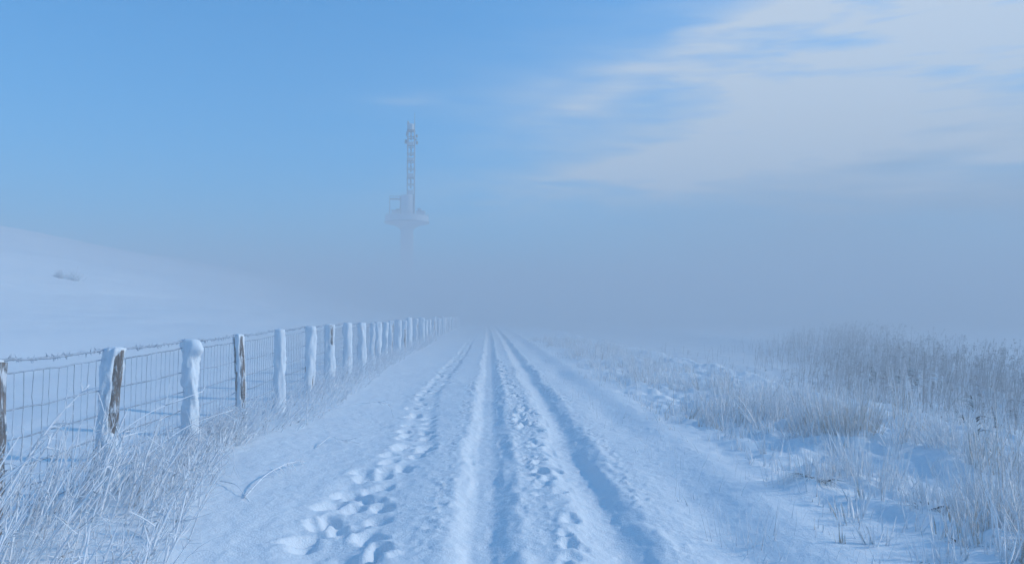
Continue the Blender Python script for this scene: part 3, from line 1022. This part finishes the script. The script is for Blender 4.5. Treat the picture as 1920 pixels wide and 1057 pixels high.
def drooping_fn(n, h, r):
    def f(m, x, y, z, rs):
        a = rs.uniform(0, 6.283, n)
        bx, by = x + .06 * np.cos(a), y + .06 * np.sin(a)
        base = np.stack([bx, by, gz(bx, by) - .02], 1)
        d = unit(np.stack([np.cos(a) * .45, np.sin(a) * .45, np.ones(n)], 1))
        m.blades(base, d, h * rs.uniform(.6, 1.1, n), np.stack([np.cos(a) * .7, np.sin(a) * .7, -.95 * np.ones(n)], 1), r * rs.uniform(.7, 1.2, n), 7, 3, .3, .12, tip=.15, rng=rs)
        return m
    return f


def tall_reeds_fn(n, h, spread, r, store, lean=(.0, .0)):
    def f(m, x, y, z, rs):
        store.append(clump(m, x, y, n, h, spread, r, rs=rs, lean=lean, droop=.10, segs=7, fan=.12, hv=.35, flat=1.0, lump=.15))
        return m
    return f


def heads_fn(store, every, size):
    def f(m, x, y, z, rs):
        p = store[0]
        out = []
        for i in range(0, len(p), every):
            m = MB(); out.append(m)
            plume(m, p[i, -1], unit(p[i, -1] - p[i, -2]), size * rs.uniform(.7, 1.2), rs, 10)
        return out
    return f


tuft_thing('grass_clump', 'small clump of dark drooping leaves casting a shadow on the snow beside the track', 1532, 922,
           [('leaf', M_LEAF, drooping_fn(34, .26, .008)), ('stem', M_GRASS, blades_fn(60, .46, .16, .0035))], 1)
tuft_thing('straw_clump', 'large bushy clump of tan straw grass in the middle of the meadow', 1596, 838,
           [('stem', M_STRAW, blades_fn(300, .66, .36, .0042, fan=.3)), ('leaf', M_STRAW, drooping_fn(30, .4, .005))], 2)
tuft_thing('grass_clump', 'bluish frosted clump of stiff blades left of the tan straw clump', 1535, 812,
           [('leaf', M_GRASS, blades_fn(120, .62, .26, .0055, fan=.35))], 3)
tuft_thing('grass_clump', 'frosted clump on a blue shaded snow hummock where the meadow meets the track', 1318, 772,
           [('stem', M_GRASS, blades_fn(60, .5, .3, .005)), ('leaf', M_LEAF, drooping_fn(10, .2, .006))], 4)
tuft_thing('grass_clump', 'upright pale clump between the bluish clump and the fog', 1440, 792,
           [('stem', M_GRASS, blades_fn(150, .7, .3, .0048))], 5)
sA = []
tuft_thing('reed_clump', 'tall thin pale stems with nodding tips at the edge of the snow bank', 1728, 845,
           [('stem', M_GRASS, tall_reeds_fn(26, 1.0, .22, .0048, sA)), ('seed_head', M_GRASS, heads_fn(sA, 3, .10)), ('leaf', M_GRASS, blades_fn(60, .5, .25, .004))], 6, 'reeds')
tuft_thing('grass_clump', 'stiff arching clump on the lip of the ditch with broad frosted blades', 1800, 872,
           [('leaf', M_GRASS, blades_fn(90, .5, .28, .0065, droop=.7, fan=.5)), ('stem', M_GRASS, blades_fn(50, .6, .25, .004))], 7)
sB = []
tuft_thing('reed_clump', 'tallest reeds at the edge of the picture with dark folded leaves near their tops', 1892, 945,
           [('stem', M_STRAW, tall_reeds_fn(22, 1.12, .20, .006, sB, (-.02, 0))), ('seed_head', M_LEAF, heads_fn(sB, 5, .12)), ('leaf', M_GRASS, blades_fn(110, .62, .3, .005))], 8, 'reeds')
tuft_thing('grass_clump', 'loose row of thin bare dark stems in smooth snow beside the right rut', 1395, 1000,
           [('stem', M_WEED, blades_fn(34, .34, .26, .0026, fan=.2, droop=.15, flat=1.0, lump=.1))], 9)
tuft_thing('grass_clump', 'low dark matted clump half buried in snow at the lower right', 1745, 962,
           [('leaf', M_LEAF, drooping_fn(22, .22, .007)), ('stem', M_GRASS, blades_fn(90, .36, .24, .0035))], 10)
sC = []
tuft_thing('weed', 'short weed with dark curled leaf tips in front of all other plants', 1755, 1046,
           [('stem', M_WEED, blades_fn(26, .26, .15, .005, fan=.35)), ('leaf', M_LEAF, drooping_fn(9, .13, .006))], 11, 'weed')
tuft_thing('weed', 'single snow caked stalk with one dark hooked leaf near the lower right corner', 1818, 1022,
           [('stem', M_CRUST, blades_fn(4, .34, .03, .012, fan=.2, flat=1.0)), ('leaf', M_LEAF, drooping_fn(5, .17, .008))], 12, 'weed')
sD = []
tuft_thing('reed_clump', 'upright grass with dark ragged seed heads rising before the grey reed bed', 1672, 792,
           [('stem', M_STRAW, tall_reeds_fn(30, .95, .3, .005, sD)), ('seed_head', M_LEAF, heads_fn(sD, 3, .10))], 13, 'reeds')
tuft_thing('grass_clump', 'sparse low tuft of fine pale blades alone near the track', 1462, 920,
           [('stem', M_GRASS, blades_fn(46, .3, .16, .0028))], 14)
tuft_thing('grass_clump', 'fine upright grass in front of the tan straw clump', 1632, 905,
           [('stem', M_GRASS, blades_fn(170, .52, .3, .0036))], 15)
tuft_thing('grass_clump', 'dense white clump at the foot of the tallest reeds', 1868, 975,
           [('stem', M_GRASS, blades_fn(150, .5, .3, .0048)), ('leaf', M_GRASS, blades_fn(30, .4, .25, .007, droop=.8, fan=.5))], 16)


def dead_stalk(name, label, pts, r, twigs, seed, curls=0):
    """a single weed stalk: main stem given by points above the snow (x, y, height), twigs near its tip"""
    p = np.array([[x, y, float(gz(x, y)) + h] for x, y, h in pts])
    tt = np.linspace(0, 1, len(p)); t2 = np.linspace(0, 1, 14)
    p = np.stack([np.interp(t2, tt, p[:, c]) for c in range(3)], 1)
    for _ in range(2):
        p[1:-1] = (p[:-2] + p[1:-1] * 2 + p[2:]) / 4
    o = Vector(p[0])
    t = empty(name, o, label, 'weed')
    rs = np.random.default_rng(seed)
    m = MB()
    m.tube(p - np.array(o), r * (1 - .55 * t2) * rs.uniform(.85, 1.2, len(t2)), 5, rnd=.25)
    m.build('stem', M_WEED, t)
    if twigs:
        m = MB()
        k = rs.integers(6, 14, twigs)
        d = unit(p[-1] - p[5] + rs.normal(0, .001, 3))
        td = unit(d[None] + rs.normal(0, .55, (twigs, 3)) * [1, 1, .6])
        base = p[k] - np.array(o)
        L = rs.uniform(.06, .2, twigs)
        bend = rs.normal(0, .35, (twigs, 3)) + [0, 0, -.25]
        if twigs > 14:
            m.blades(base, td, L, bend, np.full(twigs, r * .6), 4, 4, 1, .3, rng=rs)
            m.build('twig', M_WEED, t)
        else:
            for q in range(twigs):
                m = MB()
                m.blades(base[q:q + 1], td[q:q + 1], L[q:q + 1], bend[q:q + 1], np.full(1, r * .6), 4, 4, 1, .3, rng=rs)
                m.build('twig', M_WEED, t)
    return t


a1 = at(470, 935); a2 = at(505, 905); a3 = at(545, 885); a4 = at(570, 872)
dead_stalk('fallen_weed', 'branching dead weed lying on open snow between the fence and the footprints',
           [(a1[0], a1[1], .01), (a2[0], a2[1], .07), (a3[0], a3[1], .09), (a4[0], a4[1], .05)], .007, 26, 1)
b1 = at(425, 910); b2 = at(455, 920); b3 = at(478, 938)
dead_stalk('fallen_weed', 'thin dark bent twig lying flat beside the branching dead weed',
           [(b1[0], b1[1], .02), (b2[0], b2[1], .05), (b3[0], b3[1], .0)], .006, 1, 2)
c1 = at(600, 842); c2 = at(625, 830)
dead_stalk('fallen_weed', 'small broken sprig on the snow where the verge weeds end',
           [(c1[0], c1[1], .02), (c2[0], c2[1], .08), (c2[0] + .16, c2[1], .02)], .006, 12, 3)
d1 = at(560, 800)
dead_stalk('weed', 'long slanting weed stalk reaching from the fence foot towards the footprints',
           [(d1[0], d1[1], .0), (d1[0] + .45, d1[1] + .35, .2), (d1[0] + .95, d1[1] + .7, .30), (d1[0] + 1.15, d1[1] + .8, .24)], .008, 14, 4)
e1 = at(395, 905); 
dead_stalk('weed', 'stalk with a hooked drooping tip leaning out over bare snow from the weeds',
           [(e1[0] - .2, e1[1], .0), (e1[0], e1[1] + .1, .22), (e1[0] + .17, e1[1] + .15, .34), (e1[0] + .23, e1[1] + .13, .22), (e1[0] + .24, e1[1] + .1, .08)], .006, 4, 5)
dead_stalk('weed', 'longest weed stalk slanting up across the netting between the first two posts',
           [(-3.05, 4.55, .0), (-2.86, 4.7, .45), (-2.72, 4.85, .78), (-2.56, 4.95, 1.0)], .009, 10, 6)
dead_stalk('weed', 'thin weed stalk arching across the foot of the bent post',
           [(-2.95, 5.2, .05), (-2.78, 5.5, .48), (-2.56, 5.8, .72), (-2.3, 6.2, .86)], .006, 6, 7)
dead_stalk('weed', 'curved dark stalk arching in front of the snow coated knobbed post',
           [(-2.95, 6.0, .0), (-2.8, 6.3, .30), (-2.6, 6.7, .52), (-2.35, 7.1, .60)], .006, 5, 8)


# shrubs far up the bank
def shrub(label, px, py, d, w, h, seed):
    x = (px - 910) / FPX * d
    z = float(gz(x, d))
    rs = np.random.default_rng(seed)
    t = empty('shrub', (x, d, z), label, 'shrub')
    N = 90
    b = np.stack([rs.normal(0, w * .28, N), rs.normal(0, w * .2, N), np.full(N, -.05)], 1)
    dr = unit(np.stack([b[:, 0] / w * 1.2 + rs.normal(0, .2, N), rs.normal(0, .25, N), np.ones(N)], 1))
    L = h * rs.uniform(.5, 1, N) * np.exp(-(b[:, 0] / w) ** 2 * 2)
    bd = rs.normal(0, .12, (N, 3))
    m = MB(); m.blades(b, dr, L, bd, np.full(N, .010), 4, 4, rng=rs); m.build('branch', M_GRASS, t)
    m = MB()
    k = rs.integers(0, N, 260); q = rs.uniform(.3, 1, 260)
    bb = b[k] + dr[k] * (L[k] * q)[:, None] + bd[k] * (L[k] * q * q)[:, None]
    m.blades(bb, unit(dr[k] + rs.normal(0, .6, (260, 3))), rs.uniform(.08, .25, 260), rs.normal(0, .2, (260, 3)), np.full(260, .005), 2, 3, rng=rs)
    m.build('twig', M_GRASS, t)


def slope_depth(px, py):
    for d in np.linspace(12, 90, 500):
        x = (px - 910) / FPX * d
        if float(gz(x, d)) >= EYE + (590 - py) / FPX * d: return d
    return 35.0


def hill_shrub(label, px, py, wpx, hpx, seed):
    d = slope_depth(px, py)
    shrub(label, px, py, d, wpx / FPX * d, hpx / FPX * d, seed)


hill_shrub('grey rounded shrub alone on the snowy bank, half lost in fog', 152, 527, 24, 18, 61)
hill_shrub('small faint twiggy shrub just left of the rounded shrub on the bank', 128, 523, 10, 15, 62)


# ------------------------------------------------------------------ ground fog
def haze():
    m = MB()
    top = 11.8
    m.box((0, 590, (top - 2) / 2), (640, 1320, top + 2))
    o = m.build('haze', None, smooth=False)
    mt = bpy.data.materials.new('ground_fog')
    mt.use_nodes = True
    nt = mt.node_tree
    nt.nodes.remove(nt.nodes['Principled BSDF'])
    v = nt.nodes.new('ShaderNodeVolumePrincipled')
    v.inputs['Color'].default_value = (0.62, 0.648, 0.675, 1)
    v.inputs['Density'].default_value = 0.027
    v.inputs['Anisotropy'].default_value = 0.1
    nt.links.new(v.outputs[0], nt.nodes['Material Output'].inputs['Volume'])
    o.data.materials.append(mt)
    tag(o, 'low bank of pale ground fog lying over the whole meadow', 'fog', kind='stuff')


haze()
